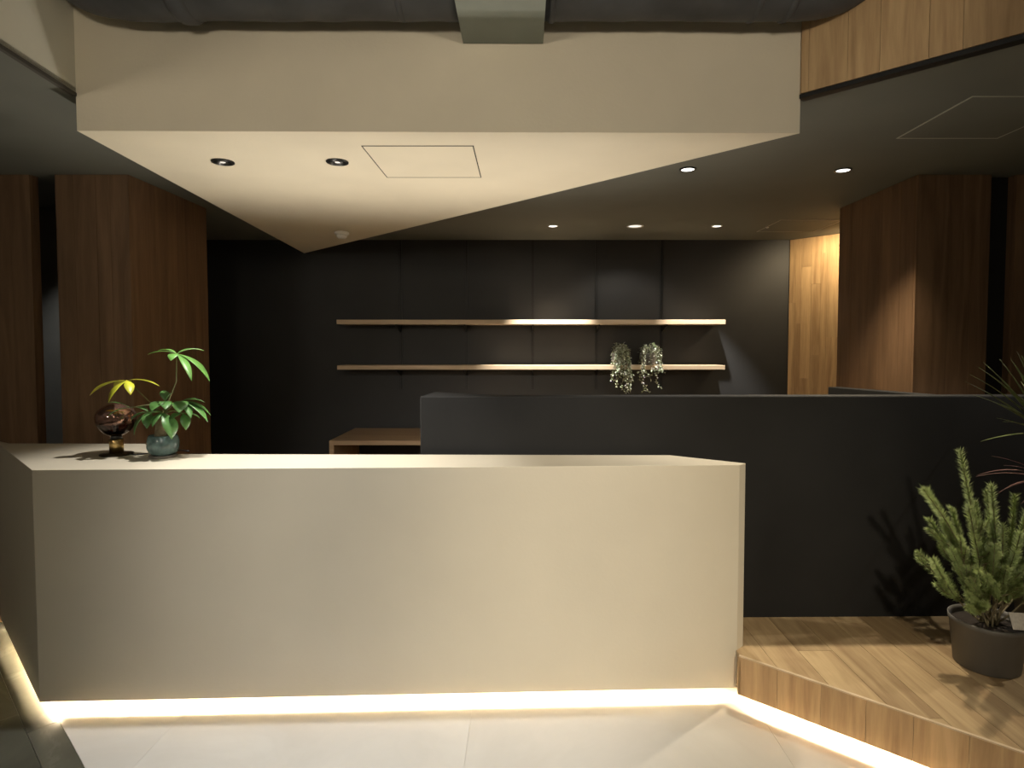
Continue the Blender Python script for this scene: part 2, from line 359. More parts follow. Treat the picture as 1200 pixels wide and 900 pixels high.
# ------------------------------------------------------------------ structure: ceilings and upper walls
BL = (-1.642, 2.232); BR = (1.030, 2.258); AP = (-1.874, 5.15)
FLd = Vector((0.034, -0.360)).normalized(); FRd = Vector((0.474, -0.440)).normalized()
FL2 = tuple(Vector(BL)+FLd*5.0); FR2 = tuple(Vector(BR)+FRd*5.5)
m = MB()
m.prism([FL2, BL, (BL[0], 7), (-6, 7), (-6, FL2[1])], ZD, ZD+0.03)
m.prism([(BL[0], 2.262), (BR[0]-0.03, 2.288), (BR[0], 2.262), (BR[0], 7), (BL[0], 7)], ZD, ZD+0.03)
m.prism([BR, FR2, (6, FR2[1]), (6, 7), (BR[0], 7)], ZD, ZD+0.03)
ceiling = structure('ceiling', m, M['dark_ceiling'])
m = MB(); m.box(-6, 6, -4, 2.6, 3.6, 3.66); structure('ceiling_high', m, M['dark_ceiling'])
m = MB()
m.prism([(BL[0]-0.002, 2.262), (BR[0]-0.03, 2.288), AP], ZS, ZD)
m.prism([BL, BR, (BR[0]-0.03, 2.288), (BL[0]-0.002, 2.262)], ZS, 3.6)
soffit = structure('wall_bulkhead', m, M['cream'])
# left upper wall, coming towards the camera, with its dark edge trim
nL = Vector((FLd.y, -FLd.x));  nL = nL if nL.x < 0 else -nL
m = MB(); m.prism([BL, FL2, tuple(Vector(FL2)+nL*0.1), tuple(Vector(BL)+nL*0.1)], ZD+0.012, 3.6); structure('wall_left_upper', m, M['white_wall'])
m = MB(); m.prism([tuple(Vector(BL)-nL*0.003), tuple(Vector(FL2)-nL*0.003), tuple(Vector(FL2)+nL*0.012), tuple(Vector(BL)+nL*0.012)], ZD-0.001, ZD+0.012)
structure('trim_1', m, M['hatch_gap'])
# right upper wall of vertical oak boards
nR = Vector((-FRd.y, FRd.x)); nR = nR if nR.x > 0 else -nR
m = MB(); m.prism([BR, FR2, tuple(Vector(FR2)+nR*0.1), tuple(Vector(BR)+nR*0.1)], ZD+0.016, 3.6); wru = structure('wall_right_upper', m, M['oak'])
boarded(wru, tuple(Vector(BR)+FRd*0.005), FR2, ZD+0.016, 3.6, [0.026, 0.13, 0.10, 0.14, 0.09, 0.155, 0.12, 0.10], M['oak'], 0.012, -1)
m = MB(); m.prism([tuple(Vector(BR)-nR*0.010), tuple(Vector(FR2)-nR*0.010), tuple(Vector(FR2)+nR*0.03), tuple(Vector(BR)+nR*0.03)], ZD-0.001, ZD+0.014)
structure('trim_2', m, M['black'])  # black strip stands in for the shade in the gap under the boards

# back wall and side shells
m = MB(); m.box(-4.5, 2.33, YB, YB+0.1, 0.10, ZD); structure('wall_back', m, M['black_wall'])
m = MB(); m.box(-6, -5.9, -4, 7, 0, 3.6); structure('wall_left', m, M['hall_wall'])
m = MB(); m.box(5.9, 6, -4, 7, 0, 3.6); structure('wall_right', m, M['hall_wall'])
m = MB(); m.box(-6, 6, -4.1, -4, 0, 3.6); structure('wall_rear', m, M['hall_wall'])
# diagonal oak wall at the far right, washed by a hidden lamp
OD = Vector((0.30, -0.32)).normalized(); O0 = Vector((2.320, YB)); O1 = O0+OD*1.3; on = Vector((OD.y, -OD.x)); on = on if on.x < 0 else -on
m = MB(); m.prism([tuple(O0), tuple(O1), tuple(O1-on*0.1), tuple(O0-on*0.1)], ZP-0.016, ZD); wd = structure('wall_far_right', m, M['oak'])
boarded(wd, tuple(O0), tuple(O1), ZP-0.016, ZD-0.001, [0.055, 0.045, 0.085, 0.075, 0.05, 0.09, 0.06], M['oak'], 0.012, -1 if Vector((-OD.y, OD.x)).dot(on) < 0 else 1,
        splits=[(0.9, 1.9), (1.72,), (1.25, 2.2), (1.45, 2.05), (0.8, 2.3), (1.6,), (1.1, 2.1)])
# wooden blocks left and right (front face and side return), with slits
def block(side, name):
    m = MB(); s = side
    X = lambda x: s*x
    m.prism([(X(2.13), WY+0.02), (X(2.505), WY+0.02), (X(2.505), WY+0.06), (X(2.17), WY+0.06), (X(2.17), 4.02), (X(2.13), 4.02)], 0.10, ZD)
    m.box(min(X(2.64), X(4.4)), max(X(2.64), X(4.4)), WY+0.02, WY+0.06, 0.0, ZD)
    wl = structure(name, m, M['wall_wood'])
    ws = [0.10, 0.075, 0.12, 0.09, 0.11]
    z0 = ZP
    boarded(wl, (X(2.112), WY+0.02), (X(2.505), WY+0.02), z0, ZD-0.001, ws, M['wall_wood'], 0.018, -s)
    boarded(wl, (X(2.64), WY+0.02), (X(4.2), WY+0.02), z0, ZD-0.001, ws[::-1], M['wall_wood'], 0.018, -s)
    boarded(wl, (X(2.13), WY+0.0205), (X(2.13), 4.02), z0, ZD-0.001, ws[2:]+ws[:2], M['wall_wood'], 0.018, s)
    return wl
block(-1, 'wall_left_block'); block(1, 'wall_right_block')
m = MB(); m.box(2.50, 2.66, WY+0.062, WY+0.09, 0.3, ZD-0.001); structure('trim_3', m, M['black'])  # black panel added to stop light leaking through the right slit
m = MB(); m.box(-4.4, -2.45, 4.02, 4.08, 0.10, ZD-0.001); structure('wall_corridor', m, M['grey_wall'])

# ------------------------------------------------------------------ reception counter
ctr = thing('reception_counter', 'long cream plaster reception counter glowing along its base', 'counter', (-0.5, 2.8, 0))
def loc_poly(poly, o): return [(x-o.location.x, y-o.location.y) for x, y in poly]
SK0 = Vector(CF); fdir = (Vector(CA)-Vector(CF)).normalized(); fin = Vector((-fdir.y, fdir.x))
ldir = (Vector(CW)-Vector(CF)).normalized(); lin = Vector((ldir.y, -ldir.x)); lin = lin if lin.x > 0 else -lin
# skirt that hides the light strips, and the plinth set back behind it
cl = Vector((ctr.location.x, ctr.location.y)); lf2 = Vector(CF)
jn = (fin+lin).normalized()*0.02
def counter_body():
    O = [Vector(p)-cl for p in (CF, CA, CB, CC, CD, CE, CG, CW)]
    I = [lf2+jn*1.1-cl, Vector(CA)+fin*0.02-fdir*0.02-cl, Vector(CB)-fdir*0.03-cl, Vector(CC)-Vector((0.02, 0.02))-cl, Vector(CD)-Vector((0.01, 0.02))-cl, Vector(CE)-Vector((0.02, 0.02))-cl, Vector(CG)-Vector((0.01, 0.03))-cl, Vector(CW)+lin*0.02+Vector((0.0, -0.02))-cl]
    n = 8; v = [(*p, ZB) for p in O]+[(*p, ZT) for p in O]+[(*p, ZB) for p in I]+[(*p, 0.10) for p in I]
    f = [tuple(range(n, 2*n)), tuple(range(4*n-1, 3*n-1, -1))]
    for i in range(n):
        k = (i+1) % n
        f += [(i, k, n+k, n+i), (k, i, 2*n+i, 2*n+k), (2*n+k, 2*n+i, 3*n+i, 3*n+k)]
    mb = MB(); mb.add(v, f); return mb
bevel(counter_body().build('body', M['counter'], ctr), 0.006, 3)
m = MB(); m.prism(loc_poly([tuple(lf2+jn*8), tuple(Vector(CA)+fin*0.15+Vector((-0.06, 0))), (0.62, 2.73), (-1.75, 2.76), (-2.0, 3.05), (-2.45, 3.05)], ctr), 0.0, 0.10)
m.build('plinth', M['cream'], ctr)
led_line(Vector(CF)-cl+fdir*0.05, Vector(CA)-cl-fdir*0.02, fin, ctr)
led_line(Vector(CF)-cl+ldir*0.06, Vector(CW)-cl-ldir*0.03, lin, ctr)

# ------------------------------------------------------------------ charcoal half wall behind the counter
hw = MB()
k0 = (-0.490, 2.828); k1 = (2.75, 2.868)
ZH = HC-0.241
hw.prism([k0, k1, (2.75, 2.96), (-0.13, 2.92), (-0.465, 3.12)], ZP-0.1, ZH)
hwo = hw.build('half_wall', M['half_wall'], None, label='long charcoal half wall running behind the cream counter', cat='half wall')
bevel(hwo, 0.006, 2)
hr = MB(); hr.prism([(1.99, 2.965), (2.065, 2.965), (1.875, 3.52), (1.80, 3.52)], ZP-0.1, ZH-0.002)
bevel(hr.build('return_wall', M['half_wall'], None, label='short black return wall behind the right end of the charcoal half wall', cat='half wall'), 0.004, 2)

# ------------------------------------------------------------------ bench / low table by the back wall
bn = thing('low_table', 'plain oak low table standing before the black back wall', 'table', (-0.97, 4.75, ZP-0.016))
bz = HC-0.72-(ZP-0.016)
m = MB(); m.box(-0.50, 1.0, -0.25, 0.45, bz-0.035, bz); bevel(m.build('tabletop', M['bench'], bn), 0.002, 1)
m = MB(); m.box(-0.50, -0.465, -0.249, 0.45, 0, bz-0.035); m.build('side_panel', M['bench'], bn)
m = MB(); m.box(0.965, 1.0, -0.249, 0.45, 0, bz-0.035); m.build('side_panel', M['bench'], bn)

# ------------------------------------------------------------------ wall shelves on black standards
sx0, sx1 = -1.547, 1.680
cols = [-1.065, -0.492, 0.083, 0.640, 1.206]
for i, x in enumerate(cols):
    t = thing('shelf_standard', None, 'shelf rail', (x, YB, 0.0), 0, 'black shelf standards on the back wall')
    t['label'] = ['leftmost black shelf standard on the back wall', 'second black shelf standard from the left', 'middle black shelf standard of five on the back wall', 'second black shelf standard from the right, above the trailing plants', 'rightmost black shelf standard on the back wall'][i]
    m = MB(); m.box(-0.011, -0.006, -0.010, 0, 1.15, ZD-0.002); m.box(0.006, 0.011, -0.010, 0, 1.15, ZD-0.002); m.box(-0.006, 0.006, -0.003, 0, 1.15, ZD-0.002)
    m.build('channel', M['black'], t)
def shelf(z, label, th):
    t = thing('wall_shelf', label, 'shelf', ((sx0+sx1)/2, YB-0.135, z), 0, 'thin pale oak wall shelves')
    hl = (sx1-sx0)/2
    m = MB(); m.box(-hl, hl, -0.12, 0.12, -th, 0); bevel(m.build('board', M['shelf'], t), 0.002, 1)
    for x in cols:
        xx = x-t.location.x
        m = MB(); v = [(xx-0.004, 0.124, -th-0.001), (xx+0.004, 0.124, -th-0.001), (xx+0.004, -0.08, -th-0.001), (xx-0.004, -0.08, -th-0.001),
                       (xx-0.004, 0.124, -th-0.06), (xx+0.004, 0.124, -th-0.06), (xx+0.004, -0.08, -th-0.014), (xx-0.004, -0.08, -th-0.014)]
        m.add(v, [(0, 1, 2, 3), (7, 6, 5, 4), (0, 4, 5, 1), (1, 5, 6, 2), (2, 6, 7, 3), (3, 7, 4, 0)]); m.build('bracket', M['black'], t)
    return t
UPZ = HC+0.215; LOZ = HC-0.164
shelf(UPZ, 'upper thin oak shelf on the black back wall, empty', 0.038)
shelf(LOZ, 'lower thin oak shelf on the black back wall, holding trailing plants', 0.036)

# ------------------------------------------------------------------ ceiling fittings
DL = ['round recessed downlight at the left in the cream soffit', 'round recessed downlight in the cream soffit beside the access hatch',
      'bright downlight in the dark ceiling just right of the cream soffit edge', 'bright downlight in the dark ceiling before the right wooden block',
      'small bright downlight near the back wall, left one of three', 'wide round ceiling light between the two small downlights near the back wall',
      'small bright downlight near the back wall, right one of three']
for (x, y, z, p, a, r, c, k), lab in zip(DOWN, DL):
    t = thing('downlight', lab, 'ceiling light', (x, y, z), 0, 'recessed ceiling downlights')
    m = MB(); n = 28; prof = [(r, 0.0), (r, -0.004), (r*0.97, -0.006), (r*0.80, -0.006), (r*0.76, -0.002)]
    v = []; 
    for (rr, zz) in prof: v += [(rr*math.cos(2*PI*q/n), rr*math.sin(2*PI*q/n), zz) for q in range(n)]
    m.add(v, [(i*n+q, i*n+(q+1) % n, (i+1)*n+(q+1) % n, (i+1)*n+q) for i in range(len(prof)-1) for q in range(n)])
    m.build('trim_ring', M['plastic_black'] if k in ('cream', 'dark') else M['white_plastic'], t, True)
    m = MB()
    if k == 'cream':
        m.lathe([(r*0.79, -0.0035), (r*0.6, -0.0015), (r*0.34, -0.0006)], 28); m.build('reflector', M['silver'], t, True)
        m = MB(); m.lathe([(r*0.34, -0.0008), (r*0.2, -0.0045), (r*0.05, -0.0055)], 20); m.build('lens', M['lens_soft'], t, True)
    else:
        m.lathe([(r*0.80, -0.003), (r*0.4, -0.005), (r*0.1, -0.0055)], 28); m.build('lens', M['lens_dim'] if k == 'wide' else M['lens'], t, True)
def hatch(x0, x1, y0, y1, z, fmat, pmat, label, fw=0.005):
    cx, cy = (x0+x1)/2, (y0+y1)/2
    t = thing('access_hatch', label, 'ceiling hatch', (cx, cy, z)); hx, hy = (x1-x0)/2, (y1-y0)/2
    m = MB()
    m.box(-hx, hx, -hy, -hy+fw, -0.002, 0); m.box(-hx, hx, hy-fw, hy, -0.002, 0)
    m.box(-hx, -hx+fw, -hy+fw, hy-fw, -0.002, 0); m.box(hx-fw, hx, -hy+fw, hy-fw, -0.002, 0)
    m.build('frame', fmat, t)
    m = MB(); m.box(-hx+fw, hx-fw, -hy+fw, hy-fw, -0.0012, 0); m.build('panel', pmat, t)
    return t
hatch(-0.640, -0.196, 2.395, 2.840, ZS, M['hatch_gap'], M['cream'], 'square cream access hatch in the lit soffit', 0.004)
hatch(1.647, 2.095, 2.228, 2.677, ZD, M['hatch_frame'], M['dark_ceiling'], 'square dark access hatch with pale frame in the right ceiling', 0.007)
hatch(1.875, 2.335, 4.39, 4.84, ZD, M['hatch_frame'], M['dark_ceiling'], 'faint square access hatch near the lit oak wall at the back', 0.006)
t = thing('smoke_detector', 'small white smoke detector near the tip of the cream soffit', 'smoke detector', (-1.262, 4.19, ZS))
m = MB(); m.lathe([(0.046, 0), (0.050, -0.004), (0.050, -0.016), (0.045, -0.02)], 28); m.build('base', M['white_plastic'], t, True)
m = MB(); m.lathe([(0.036, -0.02), (0.034, -0.036), (0.026, -0.044), (0.008, -0.046)], 28); m.build('sensor_cap', M['white_plastic'], t, True)
t = thing('ceiling_sensor', 'tiny pale ceiling sensor between the back downlights and the wooden block', 'sensor', (1.884, 4.65, ZD))
m = MB(); m.lathe([(0.012, 0), (0.012, -0.006), (0.004, -0.01)], 16); m.build('cap', M['white_plastic'], t, True)

# ------------------------------------------------------------------ beam and wrapped ducts under the high ceiling
BZ = HC+1.110
t = thing('ceiling_beam', 'grey-green steel beam meeting the cream bulkhead at the top', 'beam', (-0.0735, 0, BZ))
m = MB(); m.box(-0.147, 0.147, -3.9, 2.243, 0, 0.018); m.build('lower_flange', M['beam'], t)
m = MB(); m.box(-0.145, 0.145, -3.9, 2.243, 0.018, 0.30); m.build('casing', M['beam'], t)
DR = 0.115; DY = 2.108; DZ = BZ+DR+0.022
def duct(pts, label, bands):
    t = thing('wrapped_duct', label, 'duct', (0, 0, 0), 0, 'dark wrapped ceiling ducts')
    P = [Vector(p) for p in pts]; fine = []
    for i in range(len(P)-1):
        p0 = P[max(i-1, 0)]; p1 = P[i]; p2 = P[i+1]; p3 = P[min(i+2, len(P)-1)]
        for q in range(6):
            u = q/6; fine.append(0.5*((2*p1)+(-p0+p2)*u+(2*p0-5*p1+4*p2-p3)*u*u+(-p0+3*p1-3*p2+p3)*u**3))
    fine.append(P[-1])
    rr = [DR*(1+random.uniform(-0.02, 0.02)) for _ in fine]
    m = MB(); m.tube(fine, rr, 24); m.build('sleeve', M['duct'], t, True)
    for (x, r, wd) in bands:
        m = MB(); m.tube([(x-wd, DY, DZ), (x-wd*0.5, DY, DZ), (x+wd*0.5, DY, DZ), (x+wd, DY, DZ)], [DR+0.001, DR+r, DR+r, DR+0.001], 24)
        m.build('clamp_band', M['duct'], t, True)
duct([(-0.222, DY, DZ), (-0.5, DY, DZ), (-0.8, DY, DZ), (-1.1, DY, DZ), (-1.35, DY, DZ), (-1.50, DY, DZ+0.03), (-1.57, DY-0.02, DZ+0.13), (-1.58, DY-0.04, DZ+0.35), (-1.58, DY-0.04, 3.58)],
     'dark wrapped duct along the bulkhead, left of the beam', [(-1.17, 0.012, 0.035), (-0.42, 0.004, 0.012)])
duct([(0.075, DY, DZ), (0.3, DY, DZ), (0.6, DY, DZ), (0.85, DY, DZ), (1.05, DY, DZ+0.01), (1.17, DY-0.02, DZ+0.09), (1.22, DY-0.09, DZ+0.25), (1.22, DY-0.13, 3.58)],
     'dark wrapped duct along the bulkhead, right of the beam', [(0.10, 0.006, 0.012), (0.80, 0.006, 0.012), (0.915, 0.006, 0.012)])
# housings for the added fill spots above and behind the camera
TL = ['black track spotlight at the rear left of the hall, aimed at the floor', 'black track spotlight at the rear right of the hall, aimed at the floor',
      'black track spotlight furthest back, aimed at the middle of the counter', 'black track spotlight furthest back, aimed at the right end of the counter',
      'low black spotlight aimed at the left half of the cream bulkhead', 'low black spotlight aimed at the right half of the cream bulkhead',
      'black track spotlight aimed up the middle of the cream bulkhead', 'black track spotlight aimed at the upper right oak boards', 'black track spotlight aimed at the upper left pale wall']
for i, (l, a, p, an, c) in enumerate(FILL_SPOTS):
    t = thing('track_spotlight', TL[i], 'ceiling light', l, 0, 'black track spotlights')
    d = (Vector(a)-Vector(l)).normalized()
    m = MB(); m.tube([-d*0.16, -d*0.02], 0.04, 20); m.build('housing', M['plastic_black'], t, True)
    m = MB(); m.tube([(0, 0, 3.598-l[2]), -d*0.09], 0.008, 8); m.build('stem', M['plastic_black'], t)

for (l, a, p, an), lab in zip(FILL_UPLIGHTS, ['small black work lamp turned up, behind the left end of the counter', 'small black work lamp turned up, behind the charcoal half wall']):
    t = thing('work_lamp', lab, 'lamp', (l[0], l[1], ZP-0.016))
    m = MB(); m.lathe([(0.09, 0), (0.09, 0.012), (0.02, 0.018)], 24); m.build('base', M['plastic_black'], t, True)
    m = MB(); m.tube([(0, 0, 0.01), (0, 0, l[2]-ZP-0.03)], 0.009, 8); m.build('stem', M['plastic_black'], t, True)
    m = MB(); m.lathe([(0.03, l[2]-ZP-0.06), (0.05, l[2]-ZP-0.02), (0.055, l[2]-ZP-0.01), (0.045, l[2]-ZP-0.012)], 20); m.build('shade', M['plastic_black'], t, True)
for (l, p, c), lab in zip(FILL_GLOBES, ['left', 'middle', 'right']):
    t = thing('globe_pendant', lab+' one of three lit globe pendants behind the viewer', 'ceiling light', l, 0, 'lit globe pendants')
    m = MB(); m.tube([(0, 0, 0.17), (0, 0, 1.45)], 0.004, 6); m.build('cord', M['plastic_black'], t)
    m = MB(); m.tube([(0, 0, 0.14), (0, 0, 0.20)], 0.03, 16); m.build('cap', M['brass'], t, True)
    m = MB(); m.lathe([(0.16*math.sin(a*PI/10), 0.0-0.16*math.cos(a*PI/10)) for a in range(1, 10)], 24); g_ = m.build('shade', M['pendant'], t, True)
# ------------------------------------------------------------------ globe lamp on the counter
t = thing('globe_table_lamp', 'small brass table lamp with a large smoky copper globe bulb', 'lamp', (-1.900, 2.775, ZT))
m = MB(); m.lathe([(0.068, 0), (0.070, 0.003), (0.068, 0.007), (0.03, 0.010)], 40); m.build('base', M['bronze'], t, True)
m = MB(); m.lathe([(0.029, 0.010), (0.029, 0.070), (0.027, 0.073), (0.018, 0.074)], 32); m.build('socket', M['brass'], t, True)
m = MB(); m.lathe([(0.024, 0.074), (0.024, 0.100), (0.018, 0.104)], 24); m.build('bulb_cap', M['plastic_black'], t, True)
prof = [(0.022, 0.088)]
for i in range(1, 24):
    a = -PI/2+0.40+(PI-0.40)*i/23; prof.append((max(0.002, 0.083*math.cos(a)), 0.178+(0.062 if a > 0 else 0.092)*math.sin(a)))
m = MB(); m.lathe(prof, 40); m.build('globe_bulb', M['bulb'], t, True)
m = MB(); m.lathe([(0.010, 0.104), (0.011, 0.13), (0.006, 0.15)], 12)
for q in range(6):
    a = q*PI/3; m.tube([(0.006*math.cos(a), 0.006*math.sin(a), 0.13), (0.03*math.cos(a), 0.03*math.sin(a), 0.16), (0.02*math.cos(a), 0.02*math.sin(a), 0.185)], 0.0012, 5)
m.build('filament', M['plastic_black'], t, True)
m = MB(); m.tube([(0.066, -0.01, 0.004), (0.10, -0.02, 0.004), (0.13, 0.01, 0.004), (0.16, 0.05, 0.004), (0.19, 0.06, 0.004), (0.24, 0.10, 0.004), (0.30, 0.07, 0.004)], 0.003, 6)
m.build('cord', M['plastic_black'], t, True)

# ------------------------------------------------------------------ leaf builders
def leaflet(mb, a, b, width, bend, n=8, fold=0.25, upv=Vector((0, 0, 1)), power=0.8):
    a = Vector(a); b = Vector(b); d = b-a; L = d.length; side = d.cross(upv)
    if side.length < 1e-5: side = Vector((1, 0, 0))
    side.normalize(); up = side.cross(d).normalized()
    v = []
    for i in range(n+1):
        u = i/n; c = a+d*u+up*(bend*L*4*u*(1-u))
        wv = width*0.5*(math.sin(PI*min(1, u**power))+0.02)
        v += [c-side*wv+up*(wv*fold), c, c+side*wv+up*(wv*fold)]
    f = []
    for i in range(n):
        o = i*3; f += [(o, o+1, o+4, o+3), (o+1, o+2, o+5, o+4)]
    mb.add(v, f)
KP = 2.74/700      # metres per photo pixel at the plant

# money tree in a glazed pot
PX, PY = -1.652, 2.725
t = thing('potted_money_tree', 'small money tree with palmate leaves in a blue-green glazed pot', 'potted plant', (PX, PY, ZT))
def rel(px, py, dy=0.0): return Vector(((px-189)*KP, dy, (536-py)*KP))
m = MB(); m.lathe([(0.048, 0), (0.058, 0.002), (0.060, 0.008), (0.045, 0.010)], 36); m.build('saucer', M['saucer'], t, True)
m = MB(); m.lathe([(0.042, 0.010), (0.058, 0.022), (0.066, 0.046), (0.066, 0.070), (0.060, 0.096), (0.056, 0.102), (0.052, 0.100), (0.052, 0.084)], 40)
m.build('pot', M['glaze'], t, True)
m = MB(); m.lathe([(0.052, 0.082), (0.052, 0.087), (0.03, 0.092), (0.01, 0.093)], 24); m.build('soil', M['soil'], t, True)
m = MB(); m.tube([(0.0, 0, 0.075), (0.002, 0, 0.12), (0.0, 0, 0.16), (0.004, 0, 0.195), (0.006, 0, 0.205)], [0.035, 0.034, 0.027, 0.020, 0.012], 14); m.build('trunk', M['trunk'], t, True)
top = Vector((0.005, 0, 0.20))
def palm(hub, tips, mat, label=None, width=0.034, stem_mid=None):
    hub = Vector(hub); g = thing_part('leaf')
    m = MB(); mid = stem_mid or (top*0.5+hub*0.5+Vector((0, 0, 0.012)))
    m.tube([top, mid, hub], [0.0035, 0.0025, 0.002], 6)
    g = m.build('leaf_stalk', M['leaf_stem'], t, True)
    for tp in tips:
        tip, wd = (tp[0], tp[1]*1.28)
        mb = MB(); leaflet(mb, hub, tip, wd, 0.10, 9, power=1.0); lf = mb.build('leaf', mat, g, True, label=label)
        s_ = lf.modifiers.new('thick', 'SOLIDIFY'); s_.thickness = 0.0008
def thing_part(n): return None
palm(rel(209, 415, -0.01), [(rel(181, 412, 0.03), 0.020), (rel(178, 416, -0.03), 0.018), (rel(211, 423, -0.07), 0.034), (rel(248, 447, -0.02), 0.040), (rel(237, 446, -0.09), 0.026), (rel(226, 412, 0.10), 0.03)],
     M['leaf'], stem_mid=rel(206, 448, 0))
palm(rel(154, 446, -0.03), [(rel(112, 463, -0.04), 0.038), (rel(128, 458, 0.03), 0.03), (rel(144, 470, -0.10), 0.034), (rel(166, 462, -0.08), 0.030), (rel(190, 453, -0.02), 0.022), (rel(174, 452, 0.05), 0.026)],
     M['leaf_yellow'], 'yellowing leaf', stem_mid=rel(175, 470, -0.01))
palm(rel(160, 477, -0.05), [(rel(140, 470, -0.09), 0.018), (rel(138, 486, -0.07), 0.018)], M['leaf'], stem_mid=rel(178, 474, -0.02))
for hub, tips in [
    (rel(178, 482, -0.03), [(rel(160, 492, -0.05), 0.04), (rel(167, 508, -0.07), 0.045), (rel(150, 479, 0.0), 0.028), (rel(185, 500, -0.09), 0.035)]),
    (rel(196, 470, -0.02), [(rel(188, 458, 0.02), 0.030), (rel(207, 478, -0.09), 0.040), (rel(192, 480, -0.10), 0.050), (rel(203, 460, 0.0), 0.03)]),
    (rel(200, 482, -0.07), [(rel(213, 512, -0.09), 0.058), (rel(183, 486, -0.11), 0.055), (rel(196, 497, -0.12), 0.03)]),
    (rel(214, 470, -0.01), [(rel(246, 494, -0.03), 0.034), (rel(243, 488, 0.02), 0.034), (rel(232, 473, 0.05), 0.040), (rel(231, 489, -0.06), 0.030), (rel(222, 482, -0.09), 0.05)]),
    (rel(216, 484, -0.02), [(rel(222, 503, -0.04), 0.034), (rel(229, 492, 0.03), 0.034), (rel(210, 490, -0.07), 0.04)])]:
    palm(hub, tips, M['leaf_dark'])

# ------------------------------------------------------------------ trailing plants on the lower shelf
def trailing(x, label, seed, nst, rad, tops, drops):
    rnd = random.Random(seed)
    t = thing('trailing_plant', label, 'potted plant', (x, YB-0.16, LOZ), 0, 'silvery trailing plants on the lower shelf')
    m = MB(); m.lathe([(0.045, 0.0), (0.062, 0.01), (0.068, 0.09), (0.070, 0.10), (0.062, 0.10), (0.060, 0.085)], 24); m.build('pot', M['pot_grey'], t, True)
    m = MB(); m.lathe([(0.060, 0.085), (0.06, 0.09), (0.02, 0.093)], 16); m.build('soil', M['soil'], t)
    for i in range(nst):
        a = rnd.uniform(-PI, 0) if i % 4 else rnd.uniform(0, PI)
        ex = math.cos(a)*rad; ey = math.sin(a)*0.10
        ey = min(ey, 0.08)
        out = -0.02 if ey < 0 else 0.0
        if math.sin(a) < 0: ey = -0.125-rnd.uniform(0, 0.02)
        dr = rnd.choice(drops)*rnd.uniform(0.75, 1.05) if math.sin(a) < 0 else -0.02
        h = tops*rnd.uniform(0.75, 1.0)
        pts = [Vector((ex*0.2, -0.01, 0.09)), Vector((ex*0.5, ey*0.4, h)), Vector((ex*0.95, ey*0.9, h*0.75)), Vector((ex*1.1, ey, 0.01))]
        if dr > 0:
            for q in range(1, 5): pts.append(Vector((ex*1.1+rnd.uniform(-0.012, 0.012)*q, ey-0.01, -dr*q/4)))
        m = MB(); m.tube(pts, 0.0018, 5)
        st = m.build('strand', M['leaf_stem'], t)
        lf = MB()
        for q in range(len(pts)-1):
            p0, p1 = pts[q], pts[q+1]; n = max(2, int((p1-p0).length/0.011))
            for j in range(n):
                p = p0.lerp(p1, j/n); dv = Vector((rnd.gauss(0, 1), rnd.gauss(-0.3, 1), rnd.gauss(-0.2, 0.8))).normalized()
                leaflet(lf, p, p+dv*rnd.uniform(0.018, 0.030), rnd.uniform(0.010, 0.017), 0.1, 3)
        lf.build('leaves', M['grey_leaf'], st, True, kind='stuff')
trailing(0.82, 'bushy silvery trailing plant on the lower shelf, left of the pair', 3, 34, 0.060, 0.185, [0.22, 0.15, 0.10, 0.22])
trailing(1.06, 'looser silvery trailing plant on the lower shelf, right of the pair, with one far strand', 5, 22, 0.075, 0.185, [0.05, 0.12, 0.24, 0.06])

# ------------------------------------------------------------------ potted conifer on the platform
FX, FY = 1.915, 2.42
K2 = 2.46/700
t = thing('potted_conifer', 'bushy green conifer-like shrub in a grey plastic pot on the platform', 'potted plant', (FX, FY, ZP))
m = MB(); m.lathe([(0.110, 0), (0.114, 0.004), (0.131, 0.172), (0.135, 0.175), (0.137, 0.195), (0.132, 0.197), (0.128, 0.18), (0.126, 0.165)], 48); m.build('pot', M['pot_grey'], t, True)
m = MB(); m.lathe([(0.126, 0.162), (0.126, 0.168), (0.05, 0.172)], 32); m.build('soil', M['soil'], t, True)
def rc(px, py, dy=0.0): return Vector(((px-1161)*K2, dy, (786-py)*K2))
m = MB(); m.add([rc(1155, 707, -0.128), rc(1180, 709, -0.125), rc(1183, 727, -0.139), rc(1158, 725, -0.141)] , [(0, 1, 2, 3)])
o = m.build('plant_tag', M['paper'], t, label='white paper plant tag'); s_ = o.modifiers.new('thick', 'SOLIDIFY'); s_.thickness = 0.001
rnd = random.Random(11)
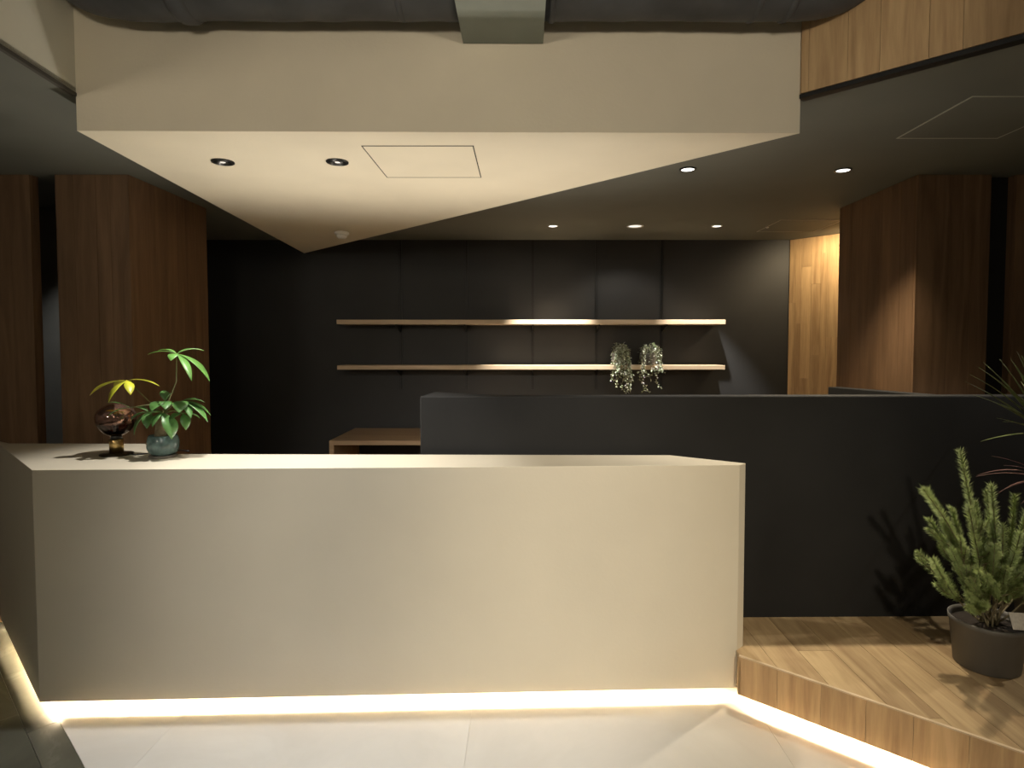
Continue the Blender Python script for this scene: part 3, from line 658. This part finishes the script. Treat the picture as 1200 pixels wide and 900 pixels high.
def shoot(pts, r0, brushfrom):
    """woody stem with a sleeve of short needles from brushfrom (0..1) to the tip"""
    P = [Vector(p) for p in pts]; fine = []
    for i in range(len(P)-1):
        p0 = P[max(i-1, 0)]; p1 = P[i]; p2 = P[i+1]; p3 = P[min(i+2, len(P)-1)]
        for q in range(5):
            u = q/5; fine.append(0.5*((2*p1)+(-p0+p2)*u+(2*p0-5*p1+4*p2-p3)*u*u+(-p0+3*p1-3*p2+p3)*u**3))
    fine.append(P[-1])
    m = MB(); n = len(fine); m.tube(fine, [0.0042*(1-0.7*i/n) for i in range(n)], 6)
    st = m.build('branch', M['twig'], t, True)
    nb = MB(); cum = [0]
    for i in range(n-1): cum.append(cum[-1]+(fine[i+1]-fine[i]).length)
    L = cum[-1]; s = L*brushfrom
    while s < L:
        i = 0
        while i < n-2 and cum[i+1] < s: i += 1
        u = (s-cum[i])/max(1e-6, cum[i+1]-cum[i]); p = fine[i].lerp(fine[i+1], u); d = (fine[i+1]-fine[i]).normalized()
        a = d.orthogonal().normalized(); b = d.cross(a)
        grow = min(1, (s-L*brushfrom)/0.03+0.45)
        for q in range(9):
            an = rnd.uniform(0, 2*PI); out = (a*math.cos(an)+b*math.sin(an))
            ln = r0*rnd.uniform(0.55, 1.25)*grow; tip = p+out*ln*0.95+d*ln*rnd.uniform(0.4, 1.0)
            sd = out.cross(d)*0.0011
            nb.add([p-sd, p+sd, p*0.45+tip*0.55+sd*0.9, tip, p*0.45+tip*0.55-sd*0.9], [(0, 1, 2, 3, 4)])
        s += 0.0026
    for q in range(26):
        an = rnd.uniform(0, 2*PI); dd = (d+(a*math.cos(an)+b*math.sin(an))*rnd.uniform(0.1, 0.9)).normalized()
        sd = dd.orthogonal()*0.0013; p = fine[-1]; tip = p+dd*r0*rnd.uniform(0.6, 1.0)
        nb.add([p-sd, p+sd, tip], [(0, 1, 2)])
    nb.build('needles', M['needle'], st, kind='stuff')
root = rc(1164, 730, 0)
SH = [ # tip px, mid px, dy
    ((1119, 533), (1140, 620), -0.02), ((1147, 571), (1160, 640), -0.06), ((1073, 576), (1112, 628), -0.05), ((1092, 582), (1122, 640), 0.03),
    ((1118, 593), (1136, 645), -0.08), ((1190, 602), (1184, 660), -0.05), ((1081, 655), (1104, 688), -0.08), ((1096, 640), (1120, 680), -0.10),
    ((1088, 658), (1112, 682), 0.05), ((1128, 606), (1140, 660), 0.06), ((1200, 590), (1192, 650), 0.05), ((1214, 612), (1198, 668), -0.04),
    ((1108, 622), (1130, 668), 0.09), ((1150, 612), (1160, 664), -0.11), ((1172, 622), (1172, 670), -0.10), ((1135, 632), (1146, 676), -0.14),
    ((1226, 640), (1204, 684), 0.0), ((1113, 690), (1132, 704), -0.12), ((1122, 700), (1140, 706), -0.08), ((1160, 600), (1166, 660), 0.08),
    ((1102, 615), (1126, 656), -0.02), ((1178, 588), (1178, 650), 0.10), ((1157, 640), (1160, 680), -0.14), ((1188, 640), (1182, 684), -0.13),
    ((1146, 655), (1154, 690), -0.15), ((1120, 660), (1138, 690), -0.13), ((1206, 655), (1192, 694), -0.12), ((1234, 668), (1208, 700), 0.06)]
for tp, md, dy in SH:
    base = root+Vector((rnd.uniform(-0.03, 0.03), rnd.uniform(-0.03, 0.03), 0))
    base.z = 0.168
    m1 = rc(md[0], md[1], dy*0.6); tp_ = rc(tp[0], tp[1], dy)
    low = base.lerp(m1, 0.45)+Vector((0, 0, -0.012))
    shoot([base, low, m1, tp_], 0.0225, 0.42)
    for q in range(3):
        u = rnd.uniform(0.25, 0.95); s0 = low.lerp(m1, u); e0 = s0+(tp_-m1).normalized()*rnd.uniform(0.05, 0.10)+Vector((rnd.uniform(-0.06, 0.06), rnd.uniform(-0.06, 0.04), rnd.uniform(-0.01, 0.04)))
        shoot([s0, s0.lerp(e0, 0.5)+Vector((0, 0, -0.008)), e0], 0.0195, 0.25)

# ------------------------------------------------------------------ dracaena at the right edge
t = thing('potted_dracaena', 'spiky strap-leaved dracaena at the right edge behind the grey-potted conifer', 'potted plant', (2.38, 2.66, ZP))
m = MB(); m.lathe([(0.10, 0), (0.105, 0.004), (0.135, 0.23), (0.14, 0.235), (0.14, 0.255), (0.13, 0.255), (0.128, 0.21)], 40); m.build('pot', M['pot_grey'], t, True)
m = MB(); m.lathe([(0.128, 0.205), (0.128, 0.212), (0.05, 0.216)], 24); m.build('soil', M['soil'], t, True)
K3 = 2.62/700
def rd(px, py, dy=0): return Vector(((px-613)*K3-2.38, dy-0.06, HC-(py-405)*K3-ZP))
h1 = rd(1222, 508); h2 = rd(1236, 566)
m = MB(); m.tube([(0.0, 0, 0.2), (0.01, -0.01, 0.5), (h1.x, h1.y, h1.z-0.1), h1], [0.014, 0.012, 0.011, 0.010], 10); m.build('cane', M['twig'], t, True)
m = MB(); m.tube([(0.03, 0, 0.2), (0.05, -0.02, 0.4), (h2.x, h2.y, h2.z-0.08), h2], [0.012, 0.011, 0.010, 0.009], 10); m.build('cane', M['twig'], t, True)
def strap(h, tip, wd, mat, bend):
    mb = MB(); leaflet(mb, h, tip, wd, bend, 8, 0.35, power=0.62); o = mb.build('leaf', mat, t, True)
    s_ = o.modifiers.new('thick', 'SOLIDIFY'); s_.thickness = 0.0008
for (px, py, dy) in [(1137, 430, -0.03), (1132, 447, 0.02), (1126, 461, -0.06), (1154, 424, 0.03), (1156, 491, -0.08), (1169, 420, -0.05), (1178, 421, 0.05), (1188, 416, -0.02),
                     (1170, 490, 0.02), (1150, 440, 0.08), (1196, 412, 0.04), (1145, 470, -0.12), (1144, 516, -0.02), (1160, 460, -0.14), (1182, 440, -0.16), (1206, 418, -0.12)]:
    strap(h1, rd(px, py, dy), 0.020, M['strap'], rnd.uniform(0.02, 0.06))
for q in range(34):
    a = rnd.uniform(-PI*0.5, PI*0.5); el = rnd.uniform(-0.3, 1.3); L = rnd.uniform(0.26, 0.36)
    d = Vector((math.cos(a)*math.cos(el), math.sin(a)*math.cos(el)*(0.62 if math.sin(a) > 0 else 1), math.sin(el)))
    strap(h1, h1+d*L, 0.019, M['strap'], rnd.uniform(0.02, 0.08))
for (px, py, dy) in [(1139, 555, -0.03), (1158, 573, -0.06), (1166, 577, -0.02), (1150, 560, 0.03), (1176, 545, 0.0), (1180, 585, -0.08), (1186, 530, -0.06), (1170, 536, 0.04)]:
    strap(h2, rd(px, py, dy), 0.013, M['strap_red'], rnd.uniform(0.06, 0.12))
for q in range(22):
    a = rnd.uniform(-PI*0.5, PI*0.5); el = rnd.uniform(-0.3, 1.0); L = rnd.uniform(0.20, 0.30)
    d = Vector((math.cos(a)*math.cos(el), math.sin(a)*math.cos(el)*(0.6 if math.sin(a) > 0 else 1), math.sin(el)))
    strap(h2, h2+d*L, 0.013, M['strap_red'], rnd.uniform(0.04, 0.12))
